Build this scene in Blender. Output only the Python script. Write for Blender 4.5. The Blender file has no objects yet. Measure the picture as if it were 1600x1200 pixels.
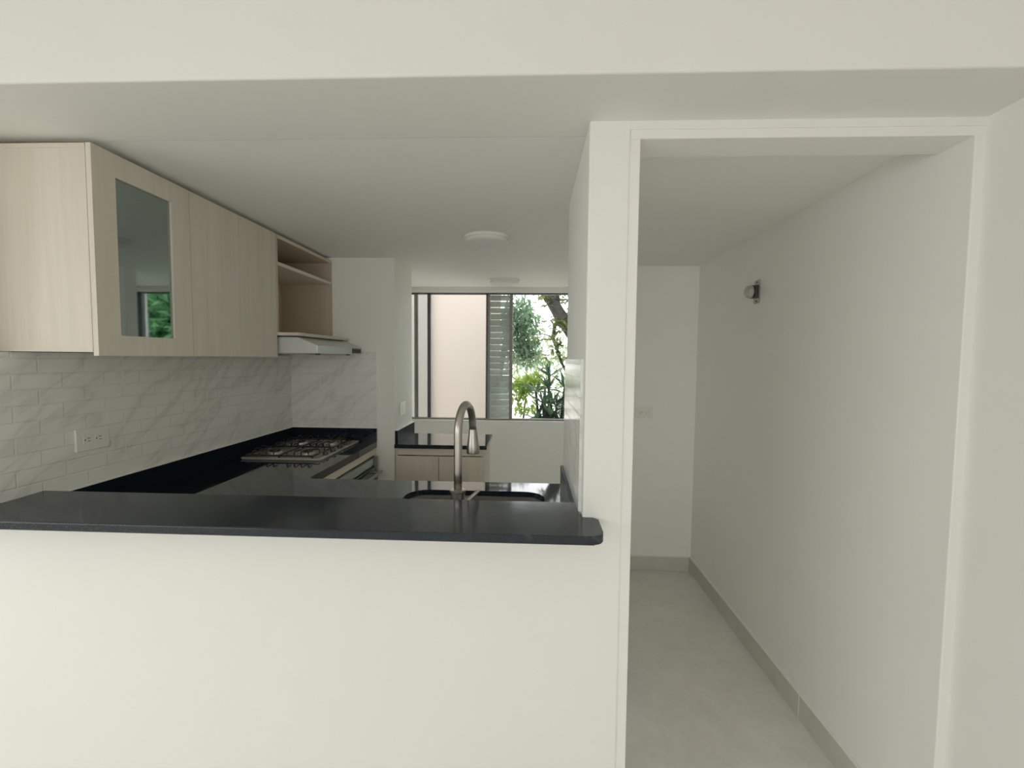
import bpy, bmesh, math, random
from mathutils import Vector, Matrix
random.seed(7)
S = bpy.context.scene
COL = S.collection
PI = math.pi

# ------------------------------------------------------------------ materials
def new_mat(name):
    m = bpy.data.materials.new(name); m.use_nodes = True
    nt = m.node_tree; b = nt.nodes['Principled BSDF']
    return m, nt, b
def N(nt, t, **k):
    n = nt.nodes.new(t)
    for a, v in k.items(): setattr(n, a, v)
    return n
def ramp(nt, fac, stops):
    r = N(nt, 'ShaderNodeValToRGB')
    el = r.color_ramp.elements
    while len(el) < len(stops): el.new(.5)
    for e, (p, c) in zip(el, stops):
        e.position = p; e.color = (c[0], c[1], c[2], 1)
    nt.links.new(fac, r.inputs[0]); return r.outputs[0]
def coords(nt, order='XYZ', scale=(1, 1, 1)):
    g = N(nt, 'ShaderNodeNewGeometry')
    s = N(nt, 'ShaderNodeSeparateXYZ'); nt.links.new(g.outputs['Position'], s.inputs[0])
    c = N(nt, 'ShaderNodeCombineXYZ')
    for i, a in enumerate(order):
        mm = N(nt, 'ShaderNodeMath', operation='MULTIPLY'); mm.inputs[1].default_value = scale[i]
        nt.links.new(s.outputs[a], mm.inputs[0]); nt.links.new(mm.outputs[0], c.inputs[i])
    return c.outputs[0]
def noise(nt, vec, scale, detail=3, rough=.5, dist=0):
    n = N(nt, 'ShaderNodeTexNoise'); n.inputs['Scale'].default_value = scale
    n.inputs['Detail'].default_value = detail; n.inputs['Roughness'].default_value = rough
    n.inputs['Distortion'].default_value = dist
    if vec is not None: nt.links.new(vec, n.inputs['Vector'])
    return n.outputs['Fac']
def bump(nt, b, h, strength, dist=.002):
    u = N(nt, 'ShaderNodeBump'); u.inputs['Strength'].default_value = strength
    u.inputs['Distance'].default_value = dist
    nt.links.new(h, u.inputs['Height']); nt.links.new(u.outputs[0], b.inputs['Normal'])
def mix(nt, fac, a, c, mode='MIX'):
    m = N(nt, 'ShaderNodeMix', data_type='RGBA', blend_type=mode)
    if isinstance(fac, (int, float)): m.inputs['Factor'].default_value = fac
    else: nt.links.new(fac, m.inputs['Factor'])
    for s, v in (('A', a), ('B', c)):
        i = [q for q in m.inputs if q.name == s and q.type == 'RGBA'][0]
        if isinstance(v, tuple): i.default_value = (*v, 1)
        else: nt.links.new(v, i)
    return [q for q in m.outputs if q.type == 'RGBA'][0]

def plain(name, col, rough=.5, metal=0, spec=.5, var=.06, vs=30, bmp=0):
    m, nt, b = new_mat(name)
    f = noise(nt, coords(nt), vs, 3)
    d = tuple(c * (1 - var) for c in col); e = tuple(min(1, c * (1 + var)) for c in col)
    nt.links.new(ramp(nt, f, [(.3, d), (.7, e)]), b.inputs['Base Color'])
    b.inputs['Roughness'].default_value = rough; b.inputs['Metallic'].default_value = metal
    b.inputs['Specular IOR Level'].default_value = spec
    if bmp: bump(nt, b, noise(nt, coords(nt), vs * 6, 4), bmp, .001)
    return m
def paint(name, col, rough=.6):
    m, nt, b = new_mat(name)
    f = noise(nt, coords(nt), 2.2, 4, .6)
    nt.links.new(ramp(nt, f, [(.3, tuple(c * .975 for c in col)), (.7, col)]), b.inputs['Base Color'])
    b.inputs['Roughness'].default_value = rough; b.inputs['Specular IOR Level'].default_value = .3
    bump(nt, b, noise(nt, coords(nt), 14, 5, .6), .06, .003)
    return m
def wood(name, order, col=(.645, .585, .495), dark=.92):
    m, nt, b = new_mat(name)
    v = coords(nt, order, (1, 1, .045))
    f1 = noise(nt, v, 70, 5, .6, .3); f2 = noise(nt, v, 16, 3, .5, .4)
    c1 = ramp(nt, f1, [(.3, tuple(c * dark for c in col)), (.68, col)])
    c2 = ramp(nt, f2, [(.35, tuple(c * .93 for c in (1, .985, .96))), (.65, (1, 1, 1))])
    nt.links.new(mix(nt, 1.0, c1, c2, 'MULTIPLY'), b.inputs['Base Color'])
    b.inputs['Roughness'].default_value = .5; b.inputs['Specular IOR Level'].default_value = .35
    bump(nt, b, f1, .08, .001)
    return m
def tile(name, order, off=(0, 0), rough=.22):
    m, nt, b = new_mat(name)
    v0 = coords(nt, order)
    mp = N(nt, 'ShaderNodeMapping'); mp.inputs['Location'].default_value = (off[0], off[1], 0)
    nt.links.new(v0, mp.inputs['Vector']); v = mp.outputs[0]
    br = N(nt, 'ShaderNodeTexBrick')
    for k, q in dict(Scale=1, **{'Mortar Size': .0035, 'Mortar Smooth': .6, 'Brick Width': .15, 'Row Height': .05, 'Bias': 0}).items(): br.inputs[k].default_value = q
    br.offset = .5; nt.links.new(v, br.inputs['Vector'])
    pn = N(nt, 'ShaderNodeTexBrick'); pn.offset = 0
    for k, q in dict(Scale=1, **{'Mortar Size': .0022, 'Mortar Smooth': .1, 'Brick Width': .45, 'Row Height': 20, 'Bias': 0}).items(): pn.inputs[k].default_value = q
    nt.links.new(v, pn.inputs['Vector'])
    rot0 = N(nt, 'ShaderNodeMapping'); rot0.inputs['Rotation'].default_value = (0, 0, math.radians(-34)); nt.links.new(v, rot0.inputs['Vector'])
    rot = N(nt, 'ShaderNodeMapping'); rot.inputs['Scale'].default_value = (.75, 2.9, 1); nt.links.new(rot0.outputs[0], rot.inputs['Vector'])
    n = noise(nt, rot.outputs[0], 2.6, 5, .52, .35)
    a = N(nt, 'ShaderNodeMath', operation='SUBTRACT'); a.inputs[1].default_value = .5; nt.links.new(n, a.inputs[0])
    a2 = N(nt, 'ShaderNodeMath', operation='ABSOLUTE'); nt.links.new(a.outputs[0], a2.inputs[0])
    vein = ramp(nt, a2.outputs[0], [(0, (.83, .83, .82)), (.03, (.945, .945, .94)), (.08, (1, 1, 1))])
    base = mix(nt, 1.0, (.76, .755, .72), vein, 'MULTIPLY')
    base = mix(nt, br.outputs['Fac'], base, mix(nt, 1.0, base, (.97, .97, .97), 'MULTIPLY'))
    base = mix(nt, pn.outputs['Fac'], base, (.80, .785, .745))
    nt.links.new(base, b.inputs['Base Color'])
    b.inputs['Roughness'].default_value = rough; b.inputs['Specular IOR Level'].default_value = .5
    inv = N(nt, 'ShaderNodeMath', operation='SUBTRACT'); inv.inputs[0].default_value = 1; nt.links.new(br.outputs['Fac'], inv.inputs[1])
    ns = noise(nt, v, 9, 3); ad = N(nt, 'ShaderNodeMath', operation='MULTIPLY_ADD'); ad.inputs[1].default_value = .35
    nt.links.new(ns, ad.inputs[0]); nt.links.new(inv.outputs[0], ad.inputs[2])
    bump(nt, b, ad.outputs[0], .45, .003)
    return m
def stone_black(nm='black_quartz', r0=.035, r1=.10, ior=1.5, spec=.5):
    m, nt, b = new_mat(nm)
    f = noise(nt, coords(nt), 420, 2, .6)
    nt.links.new(ramp(nt, f, [(.45, (.006, .0095, .0145)), (.72, (.014, .021, .030))]), b.inputs['Base Color'])
    if 'bar' in nm:
        base = b.inputs['Base Color'].links[0].from_socket
        g = N(nt, 'ShaderNodeNewGeometry'); sx = N(nt, 'ShaderNodeSeparateXYZ'); nt.links.new(g.outputs['Position'], sx.inputs[0])
        mr = N(nt, 'ShaderNodeMapRange', interpolation_type='SMOOTHSTEP'); mr.inputs[1].default_value = -.12; mr.inputs[2].default_value = .06
        nt.links.new(sx.outputs['X'], mr.inputs[0])
        w1 = ramp(nt, noise(nt, coords(nt, 'XYZ', (1, 3, 1)), 9, 6, .65, .6), [(.56, (0, 0, 0)), (.72, (.35, .35, .35))])
        mu = N(nt, 'ShaderNodeMath', operation='MULTIPLY'); nt.links.new(w1, mu.inputs[0]); nt.links.new(mr.outputs[0], mu.inputs[1])
        nt.links.new(mix(nt, mu.outputs[0], base, (.16, .18, .18)), b.inputs['Base Color'])
    f2 = noise(nt, coords(nt), 6, 4, .6)
    r = N(nt, 'ShaderNodeMapRange'); r.inputs[1].default_value = .35; r.inputs[2].default_value = .75; r.inputs[3].default_value = r0; r.inputs[4].default_value = r1
    nt.links.new(f2, r.inputs[0]); nt.links.new(r.outputs[0], b.inputs['Roughness'])
    b.inputs['IOR'].default_value = ior; b.inputs['Specular IOR Level'].default_value = spec
    return m
def steel(name, col=(.46, .43, .39), rough=.28, order='XYZ', sc=(1, 1, 60)):
    m, nt, b = new_mat(name)
    f = noise(nt, coords(nt, order, sc), 30, 3)
    nt.links.new(ramp(nt, f, [(.3, tuple(c * .9 for c in col)), (.7, col)]), b.inputs['Base Color'])
    b.inputs['Metallic'].default_value = 1; b.inputs['Roughness'].default_value = rough
    return m
def floor_mat():
    m, nt, b = new_mat('grey_floor_tile')
    v = coords(nt)
    mp = N(nt, 'ShaderNodeMapping'); mp.inputs['Location'].default_value = (-.55, .53, 0); nt.links.new(v, mp.inputs['Vector'])
    br = N(nt, 'ShaderNodeTexBrick'); br.offset = 0
    for k, q in dict(Scale=1, **{'Mortar Size': .0016, 'Mortar Smooth': .1, 'Brick Width': .6, 'Row Height': .6, 'Bias': 0}).items(): br.inputs[k].default_value = q
    nt.links.new(mp.outputs[0], br.inputs['Vector'])
    f = noise(nt, v, 7, 7, .65, .3); f2 = noise(nt, v, 45, 4, .6)
    c = ramp(nt, f, [(.32, (.64, .63, .58)), (.7, (.74, .73, .68))])
    c = mix(nt, 1.0, c, ramp(nt, f2, [(.3, (.93, .93, .93)), (.7, (1, 1, 1))]), 'MULTIPLY')
    c = mix(nt, br.outputs['Fac'], c, (.62, .61, .565))
    nt.links.new(c, b.inputs['Base Color']); b.inputs['Roughness'].default_value = .42
    return m
def glass_clear(name, tint=(1, 1, 1), refl=.015):
    m, nt, b = new_mat(name)
    out = nt.nodes['Material Output']
    t = N(nt, 'ShaderNodeBsdfTransparent'); t.inputs[0].default_value = (*tint, 1)
    g = N(nt, 'ShaderNodeBsdfGlossy'); g.inputs['Roughness'].default_value = .35
    lw = N(nt, 'ShaderNodeFresnel'); lw.inputs[0].default_value = 1.45
    f = noise(nt, coords(nt), 3)
    ml = N(nt, 'ShaderNodeMath', operation='MULTIPLY_ADD'); ml.inputs[1].default_value = .004
    rd = N(nt, 'ShaderNodeMath', operation='MULTIPLY'); rd.inputs[1].default_value = refl; nt.links.new(lw.outputs[0], rd.inputs[0])
    nt.links.new(f, ml.inputs[0]); nt.links.new(rd.outputs[0], ml.inputs[2])
    mx = N(nt, 'ShaderNodeMixShader'); nt.links.new(ml.outputs[0], mx.inputs[0])
    nt.links.new(t.outputs[0], mx.inputs[1]); nt.links.new(g.outputs[0], mx.inputs[2])
    nt.links.new(mx.outputs[0], out.inputs[0])
    return m
def mirror_glass():
    m, nt, b = new_mat('smoked_mirror_glass')
    f = noise(nt, coords(nt), 2)
    nt.links.new(ramp(nt, f, [(.3, (.33, .39, .39)), (.7, (.35, .41, .40))]), b.inputs['Base Color'])
    b.inputs['Metallic'].default_value = 1; b.inputs['Roughness'].default_value = .03
    return m
def louvre_glass():
    m, nt, b = new_mat('louvre_glass')
    f = noise(nt, coords(nt), 40, 3)
    nt.links.new(ramp(nt, f, [(.3, (.40, .45, .41)), (.7, (.50, .55, .50))]), b.inputs['Base Color'])
    b.inputs['Roughness'].default_value = .12
    out = nt.nodes['Material Output']
    t = N(nt, 'ShaderNodeBsdfTransparent'); t.inputs[0].default_value = (.62, .72, .66, 1)
    mx = N(nt, 'ShaderNodeMixShader'); mx.inputs[0].default_value = .8
    nt.links.new(t.outputs[0], mx.inputs[1]); nt.links.new(b.outputs[0], mx.inputs[2]); nt.links.new(mx.outputs[0], out.inputs[0])
    return m
def leaf_mat(name, c1, c2, trans=.45):
    m, nt, b = new_mat(name)
    f = noise(nt, coords(nt), 6, 3)
    c = ramp(nt, f, [(.35, c1), (.65, c2)])
    nt.links.new(c, b.inputs['Base Color']); b.inputs['Roughness'].default_value = .45
    out = nt.nodes['Material Output']
    t = N(nt, 'ShaderNodeBsdfTranslucent'); nt.links.new(c, t.inputs[0])
    mx = N(nt, 'ShaderNodeMixShader'); mx.inputs[0].default_value = trans
    nt.links.new(b.outputs[0], mx.inputs[1]); nt.links.new(t.outputs[0], mx.inputs[2]); nt.links.new(mx.outputs[0], out.inputs[0])
    return m

WHITE = (.81, .805, .765)
M = dict(
    wall=paint('wall_paint', WHITE), ceil=paint('ceiling_paint', (.82, .815, .775), .7),
    trim=paint('trim_paint', (.82, .81, .77), .4), beam=paint('beam_paint', (.79, .78, .735)),
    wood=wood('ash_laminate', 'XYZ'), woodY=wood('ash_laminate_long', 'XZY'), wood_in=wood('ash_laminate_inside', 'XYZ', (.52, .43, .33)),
    woodX=wood('ash_laminate_cross', 'YZX'),
    tileL=tile('marble_brick_tile_left', 'YZX', (.121, .012)), tileB=tile('marble_brick_tile_back', 'XZY', (.03, .012)), tileR=tile('marble_brick_tile_right', 'YZX', (.05, .012), .15),
    stone=stone_black(), stone_bar=stone_black('black_quartz_bar', .10, .17, 1.37), stone_up=stone_black('black_quartz_upstand', .28, .36, 1.2, .08), floor=floor_mat(), base=plain('grey_base_tile', (.52, .51, .46), .4, vs=12),
    grout=plain('pale_lit_sealant', (.88, .87, .82), .5),  # sealant colour whitened for the light caught on its top ledge
    sky_block=plain('sky_block_panel', (.80, .80, .78), .8, var=.02), steel=steel('brushed_nickel'), basin=steel('basin_steel', (.55, .54, .51), .32), alu=plain('aluminium_frame', (.20, .195, .17), .4),
    darkalu=plain('dark_window_bar', (.045, .05, .055), .4), hob=plain('hob_plate', (.30, .29, .25), .35, .4), hobrim=plain('hob_rim', (.62, .60, .55), .35, .2),
    iron=plain('cast_iron', (.012, .012, .012), .5), black=plain('black_plastic', (.015, .015, .017), .35), burner=plain('burner_alu', (.55, .53, .48), .35, .6),
    plastic=plain('ivory_plastic', (.74, .72, .665), .35, var=.02), switch=plain('white_switch_plastic', (.93, .93, .88), .4, var=.01), slot=plain('dark_slot', (.03, .03, .028), .6),
    hood=plain('hood_enamel', (.56, .59, .58), .3, .25, var=.02), ovenglass=plain('oven_glass', (.03, .045, .042), .04, spec=.9),
    ovenpanel_refl=plain('oven_panel_reflection', (.36, .42, .38), .12, .4, var=.02), pane=glass_clear('window_glass'), mirror=mirror_glass(), louvre=louvre_glass(),  # oven panel: the greenish reflection is put into its base colour
    diff=plain('lamp_diffuser', (.76, .76, .74), .65, var=.01), zinc=plain('worn_zinc', (.40, .385, .34), .5, .2, var=.2, vs=60),
    facade=plain('cream_facade', (.35, .298, .246), .9, var=.02, vs=1.5), pilaster=plain('grey_facade', (.20, .19, .16), .9, var=.03, vs=3),
    bark=plain('bark', (.030, .025, .021), .85, var=.4, vs=25, bmp=.4), ground=plain('pale_ground', (.62, .58, .52), .9, var=.3, vs=3),
    leafA=leaf_mat('leaf_bluegreen', (0.0551, 0.1193, 0.0643), (0.1561, 0.2662, 0.1377)), leafB=leaf_mat('leaf_olive', (0.0556, 0.0796, 0.0199), (0.1591, 0.1989, 0.0477)),
    leafC=leaf_mat('leaf_lime', (0.1296, 0.2592, 0.0243), (0.3078, 0.4050, 0.0648)), leafD=leaf_mat('leaf_dark', (0.0155, 0.0475, 0.0259), (0.0605, 0.1382, 0.0648), .3),
    leafF=leaf_mat('leaf_hedge', (0.0780, 0.2080, 0.0780), (0.1560, 0.3640, 0.1430), .3),
    leafE=leaf_mat('leaf_pale', (0.2218, 0.3427, 0.1613), (0.4234, 0.5040, 0.2822)),
)

# ------------------------------------------------------------------ geometry helpers
class MB:
    def __init__(s): s.bm = bmesh.new()
    def box(s, x0, x1, y0, y1, z0, z1, bev=0, seg=2, only=None):
        r = bmesh.ops.create_cube(s.bm, size=1); vs = r['verts']
        for v in vs: v.co = Vector(((x0 + x1) / 2 + v.co.x * (x1 - x0), (y0 + y1) / 2 + v.co.y * (y1 - y0), (z0 + z1) / 2 + v.co.z * (z1 - z0)))
        if bev:
            es = list({e for v in vs for e in v.link_edges})
            if only: es = [e for e in es if only((e.verts[0].co + e.verts[1].co) / 2)]
            bmesh.ops.bevel(s.bm, geom=es, offset=bev, segments=seg, affect='EDGES', profile=.5)
        return s
    def prism(s, poly, a0, a1, axis='Z', bev=0):
        def P(u, v, w):
            return {'Z': Vector((u, v, w)), 'Y': Vector((u, w, v)), 'X': Vector((w, u, v))}[axis]
        A = [s.bm.verts.new(P(u, v, a0)) for u, v in poly]; B = [s.bm.verts.new(P(u, v, a1)) for u, v in poly]
        n = len(poly); fs = [s.bm.faces.new(A), s.bm.faces.new(B[::-1])]
        for i in range(n): fs.append(s.bm.faces.new((A[i], B[i], B[(i + 1) % n], A[(i + 1) % n])))
        if bev:
            es = [e for f in fs[:2] for e in f.edges]
            bmesh.ops.bevel(s.bm, geom=es, offset=bev, segments=2, affect='EDGES', profile=.5)
        return s
    def tube(s, pts, r, n=16, cap=True):
        pts = [Vector(p) for p in pts]; rs = r if isinstance(r, (list, tuple)) else [r] * len(pts)
        rings = []; up = None
        for i, p in enumerate(pts):
            t = (pts[min(i + 1, len(pts) - 1)] - pts[max(i - 1, 0)]).normalized()
            if up is None: up = t.orthogonal().normalized()
            up = (up - t * up.dot(t)).normalized(); w = t.cross(up)
            rings.append([s.bm.verts.new(p + (up * math.cos(2 * PI * k / n) + w * math.sin(2 * PI * k / n)) * rs[i]) for k in range(n)])
        for a, b in zip(rings, rings[1:]):
            for k in range(n): s.bm.faces.new((a[k], a[(k + 1) % n], b[(k + 1) % n], b[k]))
        if cap: s.bm.faces.new(rings[0][::-1]); s.bm.faces.new(rings[-1])
        return s
    def lathe(s, prof, c, axis=(0, 0, 1), n=32):
        ax = Vector(axis).normalized(); u = ax.orthogonal().normalized(); w = ax.cross(u); c = Vector(c)
        rings = [[s.bm.verts.new(c + ax * h + (u * math.cos(2 * PI * k / n) + w * math.sin(2 * PI * k / n)) * max(r, 1e-5)) for k in range(n)] for r, h in prof]
        for a, b in zip(rings, rings[1:]):
            for k in range(n): s.bm.faces.new((a[k], a[(k + 1) % n], b[(k + 1) % n], b[k]))
        s.bm.faces.new(rings[0][::-1]); s.bm.faces.new(rings[-1])
        return s
    def build(s, name, mat, parent=None, smooth=False, o=None):
        bmesh.ops.recalc_face_normals(s.bm, faces=s.bm.faces[:])
        me = bpy.data.meshes.new(name)
        off = o if o is not None else (wpos(parent) if parent else Vector((0, 0, 0)))
        for v in s.bm.verts: v.co -= off
        s.bm.to_mesh(me); s.bm.free()
        ob = bpy.data.objects.new(name, me); COL.objects.link(ob); me.materials.append(mat)
        if parent: ob.parent = parent
        else: ob.location = off
        if smooth:
            for p in me.polygons: p.use_smooth = True
            if smooth == 'auto':
                me.set_sharp_from_angle(angle=math.radians(35))
        return ob
def wpos(o):
    v = Vector((0, 0, 0))
    while o: v += o.location; o = o.parent
    return v
def tag(o, label, cat, group=None, kind=None):
    o['label'] = label; o['category'] = cat
    if group: o['group'] = group
    if kind: o['kind'] = kind
    return o
def thing(name, label, cat, loc, group=None):
    o = bpy.data.objects.new(name, None); o.empty_display_size = .05; COL.objects.link(o); o.location = loc
    return tag(o, label, cat, group)
def struct(o, label=None):
    o['kind'] = 'structure'
    if label: o['label'] = label
    return o
def rrect(x0, x1, y0, y1, r, n=6):
    out = []
    for cx, cy, a in ((x1 - r, y1 - r, 0), (x0 + r, y1 - r, 90), (x0 + r, y0 + r, 180), (x1 - r, y0 + r, 270)):
        for k in range(n + 1):
            t = math.radians(a + 90 * k / n); out.append((cx + r * math.cos(t), cy + r * math.sin(t)))
    return out

# ------------------------------------------------------------------ dimensions (metres)
ZC, ZCC, ZH = 2.1385, 2.147, 2.093
Y1, YB, YW, YC = 1.260, 2.918, 3.348, 3.197
YV = 4.110
XL, XBC, XPL, XPR, XC, XR = -1.581, -.890, .151, .261, 1.152, 1.178
XW = -1.632
ZW, ZBAR = .945, 1.055

# ------------------------------------------------------------------ the room shell
struct(MB().box(-3.6, 1.45, -4.0, 4.25, -.12, 0).build('floor', M['floor']), 'pale grey stone-look tiled floor')
struct(MB().box(-1.95, .29, 1.3465, 4.26, ZC + .002, 2.42).build('ceiling', M['ceil']), 'flat white ceiling over the kitchen')
struct(MB().box(.29, 1.45, 1.374, 4.26, ZCC, 2.42).build('ceiling_corridor', M['ceil']), 'white ceiling over the passage')
struct(MB().box(-3.6, 1.45, -4.0, 1.055, 2.52, 2.62).build('ceiling_living', M['ceil']))
struct(MB().box(-3.6, 1.45, 1.055, 1.3445, ZC, 2.62, .006, 3).build('wall_beam', M['beam']), 'white dropped beam across the top of the opening')
# low wall under the bar, pillar / partition, header
struct(MB().box(-1.80, XPR, Y1, 1.375, 0, 1.0305, .005, 2, lambda c: abs(c.x - XPR) < 1e-4 and abs(c.y - Y1) < 1e-4).build('wall_low', M['wall']), 'white half-height wall carrying the black bar top')
struct(MB().box(XPL, XPR, Y1, 1.912, 1.0305, ZC + .001, .005, 3, lambda c: abs(c.y - Y1) < 1e-4 and abs(c.z - 1.58) < .2)
       .box(XPL, XPR, 1.375, 1.912, 0, 1.0305).build('wall_partition', M['wall'], smooth=False), 'white pillar and short partition between kitchen and passage')
struct(MB().box(XPR - .006, 1.42, Y1 + .0006, 1.374, 2.1165, 2.30).build('wall_header', M['wall']))
struct(MB().box(XPR - .006, .288, Y1 + .003, 1.374, 0, 2.0935, .003, 2, lambda c: c.y < 1.3 and c.x > .27).build('trim_1', M['trim']), 'white left jamb lining of the passage opening')
struct(MB().box(XPR, XR, Y1 + .003, 1.374, ZH, 2.1166, .003, 2, lambda c: c.y < 1.3 and c.z < 2.1).build('trim_2', M['trim']), 'white head lining of the passage opening')
struct(MB().box(XC, XR, Y1 + .003, 1.374, 0, 2.0935, .003, 2, lambda c: c.y < 1.3 and c.x < 1.16).build('trim_3', M['trim']), 'white right jamb lining of the passage opening')
struct(MB().box(XR, 1.42, -4.0, 1.374, 0, 2.6).build('wall_right', M['wall']), 'plain white living room wall right of the passage')
struct(MB().box(XC, 1.42, 1.374, 4.25, 0, 2.35).build('wall_corridor', M['wall']), 'plain white right wall of the passage')
struct(MB().box(.345, XC, YC, YC + .10, 0, 2.35).build('wall_end', M['wall']), 'white end wall of the passage')
struct(MB().box(-1.80, XW, 1.376, YB, 0, 2.35).box(-1.80, XW, 1.20, 1.376, 1.0556, ZC - .001).build('wall_left', M['wall']), 'left kitchen wall behind the cabinets')
struct(MB().box(-1.80, XBC, YB, YW, 0, 2.35).build('wall_back', M['wall']), 'plain back wall block behind the hob with open corner')
WX0, WX1, WZ0, WZ1 = -1.36, 1.10, .930, 2.120
struct(MB().box(-1.95, XC, YV, YV + .14, 0, WZ0).box(-1.95, XC, YV, YV + .14, WZ1, 2.35).box(WX1, XC, YV, YV + .14, WZ0, WZ1).box(-1.95, WX0, YV, YV + .14, WZ0, WZ1).build('wall_window', M['wall']), 'white wall with the wide window in it')
struct(MB().box(-1.95, -1.80, YB, 4.25, 0, 2.35).build('wall_utility', M['wall']))
struct(MB().box(WX0, WX1, YV - .012, YV + .02, WZ0 - .014, WZ0 + .002, .003).build('trim_4', M['trim']), 'thin white sill under the window')
# living room behind the viewpoint
struct(MB().box(-3.6, -1.80, Y1, 1.38, 0, 2.35).build('wall_front', M['wall']))
struct(MB().box(-3.75, -3.6, -4.0, -2.6, 0, 2.6).box(-3.75, -3.6, .6, 1.38, 0, 2.6).box(-3.75, -3.6, -2.6, .6, 0, .35).box(-3.75, -3.6, -2.6, .6, 2.35, 2.6).build('wall_far_left', M['wall']))
struct(MB().box(-3.75, -3.1, -4.15, -4.0, 0, 2.6).box(.6, 1.42, -4.15, -4.0, 0, 2.6).box(-3.1, .6, -4.15, -4.0, 0, .3).box(-3.1, .6, -4.15, -4.0, 2.35, 2.6).build('wall_rear', M['wall']))
for nm, b_ in (('sky_block_rear', (-3.1, .6, -4.12, -4.05, .3, 2.35)), ('sky_block_side', (-3.72, -3.66, -2.6, .6, .35, 2.35))):  # unseen panels added in both openings to keep the sky light out
    struct(MB().box(*b_).build(nm, M['sky_block']), 'living room window opening with an added panel blocking sky light')
# baseboards of the passage
struct(MB().box(XC - .011, XC, 1.374, YC, 0, .101, .0015).build('baseboard_right', M['base']), 'grey tile baseboard along the passage wall')
struct(MB().box(.345, XC - .011, YC - .011, YC, 0, .101, .0015).build('baseboard_end', M['base']), 'grey tile baseboard on the end wall')
bs = MB()
bs.box(XC - .0118, XC - .0105, 1.869, 1.872, 0, .101)
struct(bs.build('trim_6', M['grout']), 'pale joint in the passage baseboard')
struct(MB().box(XC - .012, XC, 1.374, YC, .1008, .105, .001).box(.345, XC - .011, YC - .012, YC, .1008, .105, .001).build('trim_7', M['trim']))
# tiled splash areas
struct(MB().box(XW, XL + .008, 1.386, YB, 1.036, 1.506).box(XW, XL + .008, 1.20, 1.386, 1.0556, 1.506).build('wall_left_tiles', M['tileL']), 'glossy marble-veined brick relief tiles on the left wall')
struct(MB().box(XL + .008, -1.006, YB - .008, YB, 1.036, 1.535).build('wall_back_tiles', M['tileB']), 'marble-veined brick relief tiles behind the hob')
struct(MB().box(XPL - .008, XPL, 1.306, 1.908, 1.046, 1.50).build('wall_partition_tiles', M['tileR']), 'glossy brick relief tiles on the kitchen side of the pillar')
struct(MB().box(-1.006, -1.000, YB - .010, YB, 1.036, 1.537, .001).box(XL + .008, -1.0, YB - .021, YB - .006, 1.0355, 1.0395).box(XL + .006, XL + .021, 1.39, YB - .02, 1.0355, 1.0395).build('trim_8', M['grout']), 'pale sealant line along the tiles, with ledge light in its colour')

# ------------------------------------------------------------------ worktop, bar, sink, tap
SK = rrect(-.50, .06, 1.53, 1.862, .085, 8)
t = thing('kitchen_worktop', 'glossy black L-shaped kitchen worktop with sink cutout, lower than the bar', 'worktop', (-1.0, 1.9, .905))
w = MB()
# slab with the sink hole: polygon strips around the hole
def slab(outer, hole, z0, z1, w):
    bm = w.bm
    def loop(poly, z): return [bm.verts.new((x, y, z)) for x, y in poly]
    for z in (z1, z0):
        o_ = loop(outer, z); h_ = loop(hole, z)
        eds = []
        for L in (o_, h_):
            for i in range(len(L)): eds.append(bm.edges.new((L[i], L[(i + 1) % len(L)])))
        bmesh.ops.triangle_fill(bm, use_beauty=True, use_dissolve=False, edges=eds)
        if z == z1: top = (o_, h_)
        else:
            for A, B in zip(top, (o_, h_)):
                for i in range(len(A)): bm.faces.new((A[i], A[(i + 1) % len(A)], B[(i + 1) % len(A)], B[i]))
outer = [(XW + .002, 1.377), (XPL, 1.377), (XPL, 1.995), (-.992, 1.995), (-1.010, 2.013), (-1.010, YB - .001), (XW + .002, YB - .001)]
slab(outer, SK, .923, ZW, w)
w.box(-1.03, -1.0103, 2.014, YB - .002, .905, .9235).box(-.99, XPL, 1.9755, 1.9947, .905, .9235)
w.build('slab', M['stone'], t)
MB().box(XL + .0005, XL + .020, 1.386, YB - .0005, ZW - .0005, 1.036, .0015).build('upstand', M['stone_up'], t)
MB().box(XL + .020, -1.0065, YB - .020, YB - .0005, ZW - .0005, 1.036, .0015).build('upstand', M['stone'], t)
MB().box(XPL - .020, XPL - .0005, 1.386, 1.919, ZW - .0005, 1.046, .0015).build('upstand', M['stone_up'], t)

bar = MB()
pts = [(-1.795, 1.132)]
def arc(cx, cy, r, a0, a1, n=7): return [(cx + r * math.cos(math.radians(a0 + (a1 - a0) * k / n)), cy + r * math.sin(math.radians(a0 + (a1 - a0) * k / n))) for k in range(n + 1)]
pts += arc(.193 - .028, 1.132 + .028, .028, -90, 0)
pts += arc(.193 - .012, 1.2595 - .012, .012, 0, 90)
pts += [(XPL - .0085, 1.2595), (XPL - .0085, 1.385), (-1.795, 1.385)]
bar.prism(pts, 1.0306, ZBAR, 'Z', .004)
bmesh.ops.rotate(bar.bm, verts=bar.bm.verts[:], cent=(0, 1.26, 1.0306), matrix=Matrix.Rotation(math.radians(1.5), 3, 'X'))   # the slab leans slightly to the front
tag(bar.build('bar_counter', M['stone_bar'], None, False, Vector((-.7, 1.26, 1.0306))), 'long polished black breakfast bar top on the white half wall', 'counter')

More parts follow.
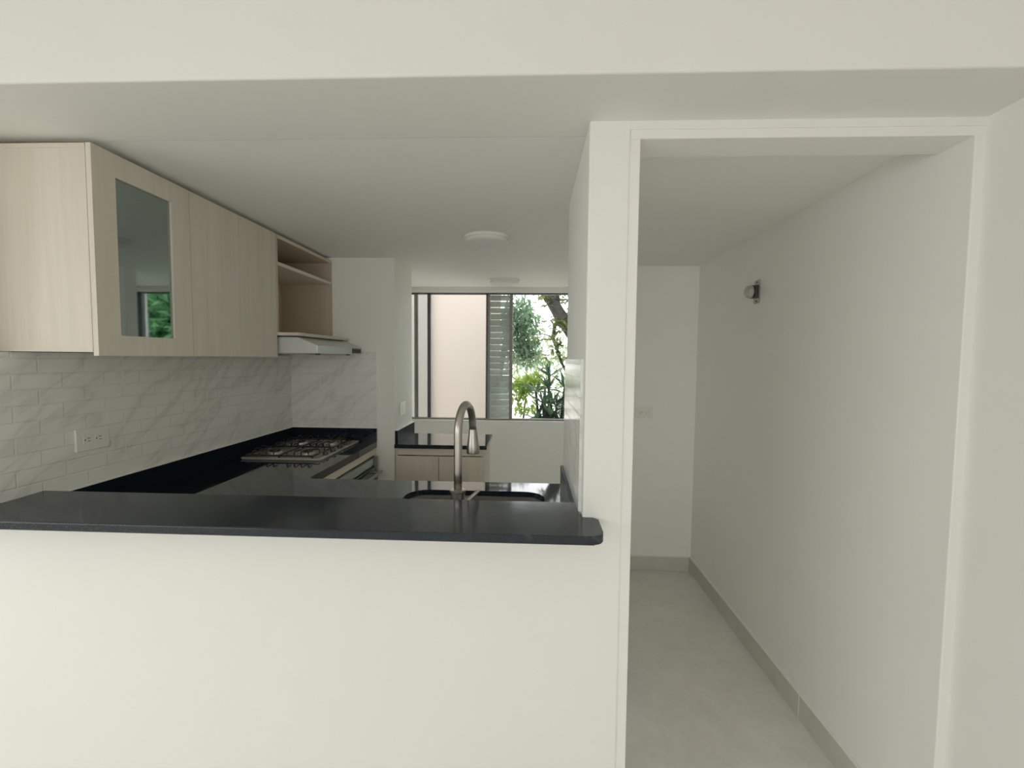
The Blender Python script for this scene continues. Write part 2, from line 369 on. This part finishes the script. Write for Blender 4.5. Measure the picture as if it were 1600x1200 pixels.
t = thing('kitchen_sink', 'undermount stainless steel sink basin set in the black worktop', 'sink', (-.22, 1.69, .74))
bw = MB()
prof = [(.0, .9045), (-.002, .78), (-.03, .745)]
rings = []
for ins, z in [(-.02, .9225), (.004, .9225), (.006, .775), (.03, .745)]:
    rings.append([bw.bm.verts.new((x, y, z)) for x, y in rrect(-.50 + ins, .06 - ins, 1.53 + ins, 1.862 - ins, .085, 8)])
for a, b in zip(rings, rings[1:]):
    for k in range(len(a)): bw.bm.faces.new((a[k], a[(k + 1) % len(a)], b[(k + 1) % len(a)], b[k]))
bw.bm.faces.new(rings[-1])
bw.build('basin', M['basin'], t, 'auto')
MB().lathe([(.045, 0), (.045, .004), (.03, .005), (.028, .001)], (-.22, 1.70, .7455)).build('drain', M['steel'], t, 'auto')

fx, fy = -.238, 1.475
t = thing('kitchen_tap', 'tall brushed nickel gooseneck tap with pull-down spray head behind the bar', 'tap', (fx, fy, ZW))
MB().lathe([(.030, 0), (.030, .006), (.024, .010), (.023, .108), (.0265, .111), (.0265, .117), (.0145, .119)], (fx, fy, ZW)).build('base', M['steel'], t, 'auto')
# gooseneck bending away from the viewer, slightly to the right
dx, dy = .145, .989
zt = 1.250; R = .088
path = [(fx, fy, ZW + .105), (fx, fy, 1.12), (fx, fy, zt)]
for k in range(1, 17):
    a = PI * k / 16 * 0.985
    q = R * (1 - math.cos(a)); path.append((fx + dx * q, fy + dy * q, zt + R * math.sin(a)))
lx, ly, lz = path[-1]
path.append((lx + .004 * dx, ly + .004 * dy, lz - .012))
MB().tube(path, .0135, 20).build('spout', M['steel'], t, True)
hx, hy, hz = path[-1]
ax = Vector((.018, .016, -1)).normalized()
MB().lathe([(.0135, 0), (.0142, .002), (.0142, .004)], (hx, hy, hz), ax).build('joint_ring', M['black'], t, 'auto')
MB().lathe([(.0146, .0045), (.0165, .025), (.0215, .06), (.0245, .088), (.0235, .094), (.016, .095)], (hx, hy, hz), ax).build('spray_head', M['steel'], t, 'auto')
MB().tube([(fx + .020, fy, ZW + .075), (fx + .034, fy + .004, ZW + .080), (fx + .070, fy + .01, ZW + .114)], [.011, .0085, .0055], 14).build('lever', M['steel'], t, True)

# ------------------------------------------------------------------ hob
HX0, HX1, HY0, HY1 = -1.554, -1.113, 2.335, 2.888
t = thing('gas_hob', 'four-burner steel gas hob with black grates on the black worktop', 'hob', ((HX0 + HX1) / 2, (HY0 + HY1) / 2, ZW))
pl = MB(); pl.prism(rrect(HX0, HX1, HY0, HY1, .02, 4), ZW + .0003, ZW + .009, 'Z', .002)
pl.build('plate', M['hob'], t)
rim = MB()
for z0_, z1_ in ((ZW + .0088, ZW + .0105),):
    for q in ((HX0 + .001, HX1 - .001, HY0 + .001, HY0 + .011), (HX0 + .001, HX1 - .001, HY1 - .011, HY1 - .001), (HX0 + .001, HX0 + .011, HY0 + .011, HY1 - .011), (HX1 - .011, HX1 - .001, HY0 + .011, HY1 - .011)): rim.box(q[0], q[1], q[2], q[3], z0_, z1_)
rim.build('rim', M['hobrim'], t)
bx = (HX0 + .115, HX1 - .135); by = (HY0 + .135, HY1 - .125)
for x in bx:
    for y in by:
        b_ = MB().lathe([(.040, 0), (.038, .008), (.033, .012)], (x, y, ZW + .009)).build('burner', M['burner'], t, 'auto')
        MB().lathe([(.026, .012), (.029, .014), (.027, .020), (.02, .022)], (x, y, ZW + .009)).build('burner_cap', M['iron'], b_, 'auto')
for gy0, gy1, cy in ((HY0 + .022, (HY0 + HY1) / 2 - .004, by[0]), ((HY0 + HY1) / 2 + .004, HY1 - .018, by[1])):
    g = MB(); gz = ZW + .036; gx0, gx1 = HX0 + .018, HX1 - .055; r = .0042
    g.tube([(gx0, gy0, gz - .016), (gx1, gy0, gz - .016)], r, 8); g.tube([(gx0, gy1, gz - .016), (gx1, gy1, gz - .016)], r, 8)
    g.tube([(gx0, gy0, gz - .016), (gx0, gy1, gz - .016)], r, 8); g.tube([(gx1, gy0, gz - .016), (gx1, gy1, gz - .016)], r, 8)
    for x in bx:
        for q in (-.058, -.019, .019, .058):
            for yy, sg in ((gy0, 1), (gy1, -1)):
                ln = .075 if abs(q) < .03 else .035
                g.tube([(x + q, yy, gz - .018), (x + q, yy, gz + .004), (x + q, yy + sg * .008, gz + .007), (x + q, yy + sg * ln, gz + .003)], .0036, 8)
    for xx, sg in ((gx0, 1), (gx1, -1)):
        for q in (-.03, .03):
            g.tube([(xx, cy + q, gz - .018), (xx, cy + q, gz + .004), (xx + sg * .008, cy + q, gz + .007), (xx + sg * .06, cy + q, gz + .003)], .0036, 8)
    for xx in (gx0, gx1, (gx0 + gx1) / 2):
        for yy in (gy0, gy1): g.tube([(xx, yy, gz - .016), (xx, yy, ZW + .0088)], .0045, 8)
    g.tube([((gx0 + gx1) / 2, gy0, gz - .014), ((gx0 + gx1) / 2, gy1, gz - .014)], r, 8)
    g.build('grate', M['iron'], t, 'auto')
for k in range(4):
    MB().lathe([(.016, 0), (.0155, .012), (.013, .016)], (HX1 - .027, HY0 + .12 + .095 * k, ZW + .009)).build('knob', M['black'], t, 'auto')

# ------------------------------------------------------------------ base units and oven
FX = -1.035
t = thing('base_cabinet', 'pale wood base cabinet under the hob, holding the oven', 'cabinet', (-1.3, 2.45, 0))
MB().box(-1.60, FX, 2.02, 2.06, .1, .9045).box(-1.60, FX, 2.885, 2.908, .1, .9045).box(-1.60, -1.58, 2.06, 2.885, .1, .9045).box(-1.58, FX, 2.06, 2.885, .1, .12).box(-1.60, FX - .05, 2.02, 2.908, 0, .1).build('carcass', M['wood'], t)
MB().box(FX, FX + .018, 2.02, 2.908, .862, .9045, .001).build('fascia', M['woodY'], t)
MB().box(FX, FX + .018, 2.022, 2.292, .1, .858, .0012).build('door', M['wood'], t)
MB().box(FX, FX + .018, 2.296, 2.908, .1, .245, .0012).build('drawer', M['woodY'], t)
t = thing('built_in_oven', 'built-in oven with dark glass front and bar handle under the hob', 'oven', (-1.2, 2.58, .25))
OY0, OY1 = 2.30, 2.885
MB().box(-1.55, FX - .001, OY0 + .02, OY1 - .02, .255, .855).build('body', M['black'], t)
MB().box(FX + .0, FX + .022, OY0, OY1, .250, .858, .004).build('front_frame', M['black'], t)
MB().box(FX + .022, FX + .028, OY0 + .012, OY1 - .025, .806, .850, .001).build('control_panel', M['ovenpanel_refl'], t)
MB().box(FX + .022, FX + .036, OY0 + .006, OY1 - .012, .262, .795, .003).build('oven_door', M['ovenglass'], t)
h = MB(); h.tube([(FX + .075, OY0 + .03, .762), (FX + .075, OY1 - .03, .762)], .011, 16)
for y in (OY0 + .05, OY1 - .05): h.tube([(FX + .034, y, .762), (FX + .075, y, .762)], .008, 12)
h.build('handle', M['steel'], t, 'auto')
MB().box(FX + .0225, FX + .045, OY1 - .024, OY1, .70, .858, .005).build('end_cap', M['alu'], t)

t = thing('sink_cabinet', 'pale wood base cabinet under the sink side of the worktop', 'cabinet', (-.4, 1.7, 0))
MB().box(-1.0, XPL, 1.38, 1.40, .1, .9045).box(-1.0, -.98, 1.40, 1.955, .1, .9045).box(XPL - .022, XPL - .002, 1.40, 1.955, .1, .9045).box(-.98, XPL - .022, 1.40, 1.955, .1, .118).box(-1.0, XPL, 1.40, 1.90, 0, .1).build('carcass', M['wood'], t)
for x0, x1 in ((-.998, -.615), (-.611, -.232), (-.228, .149)):
    MB().box(x0, x1, 1.9555, 1.973, .1, .88, .001).build('door', M['wood'], t)

# laundry counter by the window
t = thing('utility_cabinet', 'pale wood two-door cabinet standing below the window', 'cabinet', (-.6, 3.1, 0))
CX0, CX1 = XBC + .004, -.300
MB().box(CX0, CX0 + .016, YB, 3.345, .1, .9045).box(CX1 - .016, CX1, YB, 3.345, .1, .9045).box(CX0 + .016, CX1 - .016, YB + .02, 3.345, .1, .118).box(CX0 + .016, CX1 - .016, 3.33, 3.345, .118, .9045).box(CX0, CX1, YB + .05, 3.345, 0, .1).build('carcass', M['wood'], t)
MB().box(CX0 + .017, CX1 - .017, YB + .002, YB + .019, .859, .9045, .001).build('fascia', M['woodX'], t)
MB().box(CX0 + .004, -.5985, YB - .014, YB - .0005, .1, .855, .0015).build('door', M['wood'], t)
MB().box(-.5945, CX1 - .004, YB - .014, YB - .0005, .1, .855, .0015).build('door', M['wood'], t)
t = thing('utility_worktop', 'small glossy black worktop below the window with upstand at its left', 'worktop', (-.58, 3.1, .905))
MB().box(XBC + .0005, -.281, YB - .018, YW - .0005, .9053, .932, .002).build('slab', M['stone'], t)
MB().box(XBC + .0005, XBC + .020, YB + .001, YW - .0005, .9315, 1.019, .0015).build('upstand', M['stone_up'], t)
struct(MB().box(XBC, XBC + .021, YB + .001, YW, 1.0188, 1.0225).build('trim_9', M['grout']))

# ------------------------------------------------------------------ wall cabinets
KX, CF = -1.297, -1.316          # door face, carcass front
ZT, ZB = 2.119, 1.508
def carcass(y0, y1, extra_back=True, mat='wood'):
    m = MB(); th = .016; xb = XW + .001
    m.box(xb, CF, y0, y0 + th, ZB, ZT, .0008); m.box(xb, CF, y1 - th, y1, ZB, ZT, .0008)
    m.box(xb, CF, y0 + th, y1 - th, ZB, ZB + th); m.box(xb, CF, y0 + th, y1 - th, ZT - th, ZT)
    m.box(xb, xb + .006, y0 + th, y1 - th, ZB + th, ZT - th)
    return m
t = thing('glass_door_cabinet', 'pale wood wall cabinet with a smoked glass door, nearest the viewer', 'wall cabinet', (-1.45, 1.5, ZB))
carcass(1.309, 1.692).build('carcass', M['wood'], t)
MB().box(XW + .001, CF + .001, 1.3075, 1.3091, ZT - .012, ZT + .001).build('edge_band', M['woodX'], t)
MB().box(XW + .001, CF + .001, 1.3075, 1.3091, ZB, ZB + .010).build('edge_band', M['woodX'], t)
D0, D1 = 1.308, 1.690; zb, zt_ = 1.497, 2.121
gy0, gy1, gz0, gz1 = 1.385, 1.604, 1.561, 2.050
d = MB(); x0, x1 = KX - .016, KX
d.box(x0, x1, D0, gy0, zb, zt_).box(x0, x1, gy1, D1, zb, zt_).box(x0, x1, gy0, gy1, zb, gz0).box(x0, x1, gy0, gy1, gz1, zt_)
bmesh.ops.remove_doubles(d.bm, verts=d.bm.verts[:], dist=1e-5)
door = d.build('door', M['wood'], t)
MB().box(KX - .012, KX - .008, gy0 - .004, gy1 + .004, gz0 - .004, gz1 + .004).build('glass_pane', M['mirror'], door)
t = thing('double_door_cabinet', 'pale wood wall cabinet with two plain narrow doors, between glass door and open shelves', 'wall cabinet', (-1.45, 1.98, ZB))
carcass(1.692, 2.270).build('carcass', M['wood'], t)
MB().box(x0, x1, 1.6935, 1.9775, zb, zt_, .001).build('door', M['wood'], t)
MB().box(x0, x1, 1.9805, 2.2685, zb, zt_, .001).build('door', M['wood'], t)
t = thing('open_shelf_cabinet', 'open pale wood shelf unit above the range hood', 'wall cabinet', (-1.45, 2.6, 1.607))
m = MB(); xb = XW + .001
m.box(xb, KX, 2.2705, 2.286, 1.607, ZT).box(xb, KX, YB - .017, YB - .0005, 1.624, ZT).box(xb, KX, 2.286, YB - .017, ZT - .017, ZT).box(xb, xb + .006, 2.286, YB - .017, 1.624, ZT - .017)
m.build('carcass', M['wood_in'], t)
MB().box(KX - .0005, KX + .0012, 2.286, YB - .016, ZT - .017, ZT).build('edge_band', M['woodY'], t)
MB().box(xb + .007, KX, 2.2865, YB - .0175, 1.965, 1.983, .001).build('shelf', M['woodY'], t)
MB().box(xb, -1.190, 2.2715, YB - .0005, 1.607, 1.6235, .0015).build('bottom_shelf', M['woodY'], t)

t = thing('range_hood', 'slim pale metal range hood fixed below the open shelf unit', 'range hood', (-1.35, 2.6, 1.517))
HDX = -1.100
m = MB(); m.prism([(XL + .009, 1.517), (HDX, 1.517), (HDX, 1.559), (-1.205, 1.6005), (XL + .009, 1.6005)], 2.290, 2.888, 'Y', .0025)
# prism axis Y takes (x, z)
m.build('body', M['hood'], t)
MB().box(-1.50, -1.215, 2.30, 2.88, 1.6003, 1.6068).build('gap_shade', M['black'], t)  # black strip painting the shade in the gap between hood and shelf
MB().box(-1.1005, -1.093, 2.745, 2.872, 1.523, 1.553, .002).build('control_panel', M['black'], t)
for y in (2.77, 2.808, 2.846): MB().box(-1.0935, -1.0905, y - .012, y + .012, 1.530, 1.546, .002).build('button', M['slot'], t)
for y, x in ((2.36, -1.13), (2.72, -1.115)): MB().lathe([(.012, 0), (.012, -.006), (.006, -.008)], (x, y, 1.517)).build('foot', M['black'], t, 'auto')
MB().box(-1.52, -1.16, 2.33, 2.85, 1.512, 1.5172).build('filter', M['zinc'], t)

# ------------------------------------------------------------------ lights, outlets, switch, wall bracket
t = thing('ceiling_light', 'round flat white ceiling light over the kitchen aisle, the nearer of two', 'ceiling light', (-.241, 2.432, ZC))
MB().lathe([(.124, .0018), (.126, -.006), (.122, -.012)], (-.241, 2.432, ZC), n=48).build('base', M['trim'], t, 'auto')
MB().lathe([(.118, -.012), (.116, -.022), (.100, -.030), (.06, -.036), (.0, -.038)], (-.241, 2.432, ZC), n=48).build('diffuser', M['diff'], t, True)
t = thing('ceiling_light', 'round flat white ceiling light close to the louvred window, the farther of two', 'ceiling light', (-.225, 3.74, ZC))
MB().lathe([(.124, .0018), (.126, -.006), (.122, -.012)], (-.225, 3.74, ZC), n=48).build('base', M['trim'], t, 'auto')
MB().lathe([(.118, -.012), (.116, -.022), (.100, -.030), (.06, -.036), (.0, -.038)], (-.225, 3.74, ZC), n=48).build('diffuser', M['diff'], t, True)

def outlet(name, label, cat, c, u, n, w_, h_, sockets=2, pm='plastic'):
    """plate centred at c; u = long direction, n = outward normal, long side horizontal"""
    u = Vector(u); n = Vector(n); up = Vector((0, 0, 1)); c = Vector(c)
    t = thing(name, label, cat, c)
    def blk(m, a0, a1, b0, b1, d0, d1, bev=0):
        cs = [c + u * a + up * b + n * dd for a in (a0, a1) for b in (b0, b1) for dd in (d0, d1)]
        xs, ys, zs = zip(*[tuple(q) for q in cs]); m.box(min(xs), max(xs), min(ys), max(ys), min(zs), max(zs), bev)
    m = MB(); blk(m, -w_ / 2, w_ / 2, -h_ / 2, h_ / 2, 0, .007, .002); m.build('cover_plate', M[pm], t)
    if sockets:
        for sgn in (-1, 1):
            a = sgn * w_ * .17
            m = MB(); blk(m, a - .016, a + .016, -.016, .016, .0068, .0085, .0008); s_ = m.build('socket', M['plastic'], t)
            m = MB(); blk(m, a - .008, a + .002, .004, .0065, .008, .0089); blk(m, a - .008, a + .000, -.0065, -.004, .008, .0089)
            blk(m, a + .008, a + .0125, -.0022, .0022, .008, .0089); m.build('slots', M['slot'], s_)
    else:
        m = MB(); blk(m, -w_ * .22, w_ * .22, -h_ * .32, h_ * .32, .0068, .010, .0015); m.build('rocker', M[pm], t)
outlet('wall_outlet', 'ivory double outlet on the left brick-tiled wall above the bar', 'outlet', (XL + .008, 1.545, 1.199), (0, -1, 0), (1, 0, 0), .124, .078)
outlet('wall_outlet', 'ivory double outlet on the end wall of the passage', 'outlet', (.795, YC, 1.130), (1, 0, 0), (0, -1, 0), .118, .076)
outlet('light_switch', 'small pale switch on the wall corner left of the window', 'switch', (XBC, 3.095, 1.148), (0, 1, 0), (1, 0, 0), .118, .088, 0, 'switch')

t = thing('wall_bracket', 'small worn grey metal bracket with a round knob on the passage wall', 'bracket', (XC, 2.383, 1.852))
m = MB(); m.prism([(a + 2.383, b + 1.852) for a, b in rrect(-.032, .032, -.060, .060, .014, 5)], XC - .003, XC - .0002, 'X', .0008); m.build('plate', M['zinc'], t)
for z in (1.804, 1.900): MB().lathe([(.005, 0), (.004, .003)], (XC - .003, 2.383, z), (-1, 0, 0), 12).build('screw', M['slot'], t, 'auto')
MB().box(XC - .022, XC - .003, 2.362, 2.404, 1.820, 1.884, .003).build('housing', M['slot'], t)
MB().lathe([(.031, .022), (.034, .024), (.034, .030), (.030, .032)], (XC, 2.383, 1.852), (-1, 0, 0), 28).build('rubber_ring', M['black'], t, 'auto')
MB().lathe([(.031, .0315), (.032, .040), (.029, .052), (.018, .060), (.005, .0615)], (XC, 2.383, 1.852), (-1, 0, 0), 28).build('knob', M['zinc'], t, 'auto')

# ------------------------------------------------------------------ window
win = bpy.data.objects.new('window_1', None); COL.objects.link(win); win.location = (-.13, YV + .03, WZ0); struct(win, 'wide metal window with fixed panes and a strip of glass louvres')
fy0, fy1 = YV + .012, YV + .050
def vbar(x0, x1, mat='alu', a=fy0, b=fy1, nm='frame_bar'): return MB().box(x0, x1, a, b, WZ0 + .003, WZ1 - .001, .0015).build(nm, M[mat], win)
MB().box(WX0 + .001, WX1 - .001, fy0 - .008, fy1, 2.092, WZ1 - .0005, .0015).build('head_bar', M['wall'], win)
MB().box(WX0 + .001, WX1 - .001, fy0, fy1, 2.078, 2.0918, .001).build('gasket', M['darkalu'], win)
MB().box(WX0 + .001, WX1 - .001, fy0 - .004, fy1, WZ0 + .003, WZ0 + .020, .0015).build('sill_bar', M['alu'], win)
vbar(-1.072, -1.048); vbar(-1.048, -1.040, 'darkalu'); vbar(-.951, -.920, 'darkalu')
vbar(-.413, -.394, 'darkalu'); vbar(-.394, -.374); vbar(-.199, -.186); vbar(-.186, -.168); vbar(WX0 + .001, WX0 + .03); vbar(1.04, WX1 - .001, 'darkalu')
for xa, xb_ in ((WX0 + .03, -1.072), (-1.040, -.951), (-.920, -.413), (-.168, 1.04)):
    MB().box(xa, xb_, YV + .028, YV + .033, WZ0 + .020, 2.078).build('glass_pane', M['pane'], win)
nb = 20; zs0 = WZ0 + .022; pitch = (2.076 - zs0) / nb
for i in range(nb):
    z = zs0 + pitch * (i + .5); m = MB()
    tlt = -math.radians((30, 33, 27, 31, 28, 24, 29, 32, 25, 36)[(i * 7) % 10]); hh = pitch * .528
    m.box(-.373, -.200, -.003, .003, -hh, hh, .001)
    bmesh.ops.rotate(m.bm, verts=m.bm.verts[:], cent=(0, 0, 0), matrix=Matrix.Rotation(tlt, 3, 'X'))
    bmesh.ops.translate(m.bm, verts=m.bm.verts[:], vec=(0, YV + .031, z))
    m.build('louvre_blade', M['louvre'], win)

# ------------------------------------------------------------------ outside
struct(MB().box(-30, 30, 4.26, 70, -.5, -.02).build('ground', M['ground']), 'pale sunlit ground outside')
t = thing('neighbour_building', 'plain cream rendered building wall seen through the left window pane', 'building', (-3, 6.1, -.02))
MB().box(-7.5, -.425, 6.0, 6.25, -.02, 5.0).build('wall', M['facade'], t)
MB().box(-1.60, -1.345, 5.93, 6.0, -.02, 5.0).build('pilaster', M['pilaster'], t)

def leaf(bm, p, d, L, W, fold=.25):
    d = Vector(d).normalized(); sd = d.cross(Vector((random.uniform(-.5, .5), random.uniform(-.5, .5), 1))).normalized(); nn = sd.cross(d)
    p = Vector(p); a = bm.verts.new(p); b = bm.verts.new(p + d * L * .45 + sd * W / 2 + nn * W * fold); c = bm.verts.new(p + d * L - nn * L * .12)
    e = bm.verts.new(p + d * L * .45 - sd * W / 2 + nn * W * fold); m_ = bm.verts.new(p + d * L * .5)
    bm.faces.new((a, b, m_)); bm.faces.new((b, c, m_)); bm.faces.new((a, m_, e)); bm.faces.new((m_, c, e))
def rdir(zb=0):
    while True:
        v = Vector((random.uniform(-1, 1), random.uniform(-1, 1), random.uniform(-1, 1)))
        if .1 < v.length < 1: v.normalize(); v.z += zb; return v.normalized()
def cloud(m, c, rad, n, L, W, zb=-.3):
    for _ in range(n):
        v = rdir() * random.random() ** .45
        leaf(m.bm, (c[0] + v.x * rad[0], c[1] + v.y * rad[1], c[2] + v.z * rad[2]), rdir(zb), L * random.uniform(.7, 1.2), W * random.uniform(.8, 1.2))
def rosette(m, c, n, L, W, up=.15):
    for i in range(n):
        a = 2 * PI * i / n + random.uniform(-.2, .2); e = random.uniform(-.5, .9) + up
        leaf(m.bm, c, (math.cos(a) * math.cos(e), math.sin(a) * math.cos(e), math.sin(e)), L * random.uniform(.8, 1.15), W, .15)

t = thing('mango_tree', 'dark-branched tree with long olive leaves at the right of the window view', 'tree', (1.35, 6.1, -.02))
MB().tube([(1.35, 6.1, -.02), (1.3, 6.1, .6), (1.15, 6.05, 1.15), (.85, 6.0, 1.55), (.56, 6.0, 1.83), (.37, 6.0, 2.10), (.18, 6.0, 2.42), (0, 6.0, 2.75)], [.15, .13, .12, .11, .10, .09, .08, .04], 10).build('trunk', M['bark'], t, True)
for pth, r0 in (([(.40, 6.0, 2.05), (.32, 6, 1.92), (.30, 6, 1.76), (.42, 5.98, 1.42), (.56, 5.95, 1.15)], .032), ([(.38, 6, 2.08), (.36, 6, 2.3), (.32, 6.02, 2.7)], .03), ([(.31, 6, 1.77), (.16, 5.97, 1.81), (0, 5.95, 1.79)], .010), ([(.31, 6, 1.74), (.15, 6.03, 1.74), (.0, 6.05, 1.63)], .011), ([(.9, 6, 1.5), (.95, 6.1, 2.1), (1.1, 6.2, 2.9)], .05), ([(.56, 6, 1.83), (.75, 5.95, 2.2), (.8, 5.9, 2.8)], .035)):
    MB().tube(pth, [r0 * (1 - .5 * i / (len(pth) - 1)) for i in range(len(pth))], 8).build('branch', M['bark'], t, True)
m = MB()
for c in ((.22, 5.9, 2.28), (.34, 5.9, 2.0), (.44, 5.9, 1.85), (.30, 6.1, 2.4), (.5, 6.0, 2.2), (.45, 5.95, 1.55), (.36, 5.9, 1.68), (.1, 6.0, 2.45)):
    for _ in range(5): rosette(m, (c[0] + random.uniform(-.1, .1), c[1] + random.uniform(-.15, .15), c[2] + random.uniform(-.1, .1)), 9, .15, .042, -.2)
for c in ((.30, 5.9, 1.60), (.24, 5.8, 1.46), (.16, 5.85, 1.36), (.40, 5.8, 1.70), (.12, 5.9, 1.52), (.20, 5.9, 1.50), (.05, 5.9, 1.78)): rosette(m, c, 8, .13, .035, -.5)
for c, r_, n in (((1.1, 6.2, 2.5), (.7, .6, .6), 900), ((1.5, 6.0, 1.6), (.6, .6, .6), 700), ((.75, 6.3, 2.9), (.7, .5, .4), 500)): cloud(m, c, r_, n, .15, .045)
m.build('foliage', M['leafB'], t)
t.location.y += .25; t.location.z += .03

t = thing('garden_tree', 'bluish green leafy tree just right of the louvres in the window view', 'tree', (-.62, 7.7, -.02))
MB().tube([(-.62, 7.7, -.02), (-.6, 7.7, 1.0), (-.45, 7.7, 1.7), (-.35, 7.7, 2.4)], [.08, .07, .05, .02], 8).build('trunk', M['bark'], t, True)
m = MB(); cloud(m, (-.20, 6.9, 2.1), (.36, .4, .46), 1100, .13, .05); cloud(m, (-.10, 6.9, 1.62), (.30, .35, .30), 520, .13, .05); cloud(m, (-.8, 7.3, 2.9), (.6, .4, .5), 400, .13, .045)
m.bm.verts.ensure_lookup_table()
for v in m.bm.verts: v.co.y = v.co.y + .7
m.build('foliage', M['leafA'], t)

t = thing('dracaena_plant', 'dark green spiky-leaved plant at the lower right of the window view', 'plant', (.22, 5.1, -.02))
for x, y, z in ((.205, 5.1, 1.34), (.06, 5.15, 1.13), (.38, 5.05, 1.19), (.14, 5.0, 1.0), (.30, 5.2, .95), (.42, 5.1, .90)):
    MB().tube([(.22 + (x - .22) * .2, 5.1, -.02), (.22 + (x - .22) * .6, (5.1 + y) / 2, .5), (x, y, z)], [.03, .022, .014], 8).build('stem', M['bark'], t, True)
m = MB()
for x, y, z in ((.205, 5.1, 1.30), (.205, 5.1, 1.16), (.06, 5.15, 1.12), (.38, 5.05, 1.18), (.14, 5.0, 1.0), (.30, 5.2, .95), (.42, 5.1, .90), (.22, 5.0, .86), (.34, 5.0, .80), (.08, 5.05, .82), (.45, 5.2, .75), (.15, 5.1, .72), (.30, 5.05, .68), (.25, 5.0, 1.02), (.36, 5.1, 1.02), (.20, 5.05, .78), (.40, 5.0, .68), (.26, 5.15, .60), (.10, 5.0, .64), (.48, 5.1, 1.08)):
    rosette(m, (x, y, z), 17, .23, .036, .35)
m.build('foliage', M['leafD'], t)
t = thing('green_hedge', 'dense green hedge outside, seen mirrored in the smoked cabinet glass', 'hedge', (1.6, 5.3, -.02))
MB().tube([(1.6, 5.3, -.02), (1.6, 5.3, 1.2)], [.06, .03], 8).build('stem', M['bark'], t, True)
m = MB()
for _ in range(5200): leaf(m.bm, (random.uniform(.80, 2.4), random.uniform(4.95, 5.45), random.uniform(-.02, 2.8)), rdir(-.2), .19, .10)
m.build('foliage', M['leafF'], t)
t = thing('lime_shrub', 'bright lime green low shrub at the lower left of the right pane view', 'shrub', (-.1, 5.7, -.02))
MB().tube([(-.1, 5.7, -.02), (-.1, 5.7, .6), (-.06, 5.7, 1.05)], [.02, .016, .008], 8).build('stem', M['bark'], t, True)
m = MB(); cloud(m, (-.12, 5.7, 1.13), (.16, .2, .14), 190, .12, .05, .2); cloud(m, (.04, 5.6, 1.20), (.14, .2, .12), 130, .12, .05, .2); cloud(m, (-.05, 5.7, .88), (.18, .2, .12), 70, .1, .04)
m.build('foliage', M['leafC'], t)
t = thing('pale_bush', 'pale sunlit bush far behind the other plants outside', 'bush', (.3, 9.5, -.02))
MB().tube([(.3, 9.5, -.02), (.3, 9.5, 1.0)], [.05, .02], 8).build('stem', M['bark'], t, True)
m = MB(); cloud(m, (.2, 9.5, 1.45), (1.0, .5, .7), 650, .17, .065); cloud(m, (.9, 9.6, .6), (.6, .5, .5), 300, .16, .06); cloud(m, (3.2, 9.0, 1.6), (1.8, .8, 1.4), 1500, .2, .08)
m.build('foliage', M['leafE'], t)

# ------------------------------------------------------------------ light
W = bpy.data.worlds.new('World'); S.world = W; W.use_nodes = True
nt = W.node_tree; bg = nt.nodes['Background']
tc = N(nt, 'ShaderNodeTexCoord'); sp = N(nt, 'ShaderNodeSeparateXYZ'); nt.links.new(tc.outputs['Generated'], sp.inputs[0])
nt.links.new(ramp(nt, sp.outputs['Z'], [(0, (1, .985, .96)), (.6, (.88, .94, 1.0))]), bg.inputs[0]); bg.inputs[1].default_value = 4.9

def area(name, loc, rot, sx, sy, e, col):
    l = bpy.data.lights.new(name, 'AREA'); l.shape = 'RECTANGLE'; l.size = sx; l.size_y = sy; l.energy = e; l.color = col
    o = bpy.data.objects.new(name, l); COL.objects.link(o); o.location = loc; o.rotation_euler = rot; return o
area('rear_window_light', (-.55, -3.55, 1.5), (PI / 2 - .85, 0, 0), 3.2, 2.0, 54, (1, .985, .95))
area('side_window_light', (-3.15, -.7, 1.5), (PI / 2 - .95, 0, -PI / 2), 3.0, 1.95, 49, (.96, .985, 1))
sl = bpy.data.lights.new('sun', 'SUN'); sl.energy = 3.0; sl.angle = math.radians(2); sl.color = (1, .95, .86)
so = bpy.data.objects.new('sun', sl); COL.objects.link(so); so.location = (3, 2, 8)
so.rotation_euler = Vector((-.62, .03, -.8)).to_track_quat('-Z', 'Y').to_euler()

# ------------------------------------------------------------------ camera
F, YAW, PITCH, ROLL = 706.35, .0414, -.0562, .0094
cd = bpy.data.cameras.new('camera'); cam = bpy.data.objects.new('camera', cd); COL.objects.link(cam)
cd.sensor_fit = 'HORIZONTAL'; cd.sensor_width = 36; cd.lens = 36 * F / 1600; cd.clip_start = .02
fwd = Vector((-math.sin(YAW) * math.cos(PITCH), math.cos(YAW) * math.cos(PITCH), math.sin(PITCH)))
r = Vector((math.cos(YAW), math.sin(YAW), 0)); u = r.cross(fwd)
r2 = r * math.cos(ROLL) + u * math.sin(ROLL); u2 = u * math.cos(ROLL) - r * math.sin(ROLL)
mt = Matrix((r2, u2, -fwd)).transposed().to_4x4(); mt.translation = (0, 0, 1.5); cam.matrix_world = mt
S.camera = cam
S.view_settings.view_transform = 'Standard'; S.view_settings.look = 'None'; S.view_settings.exposure = -.16; S.view_settings.gamma = 1.18
S.cycles.max_bounces = 12; S.cycles.diffuse_bounces = 8; S.cycles.transparent_max_bounces = 16
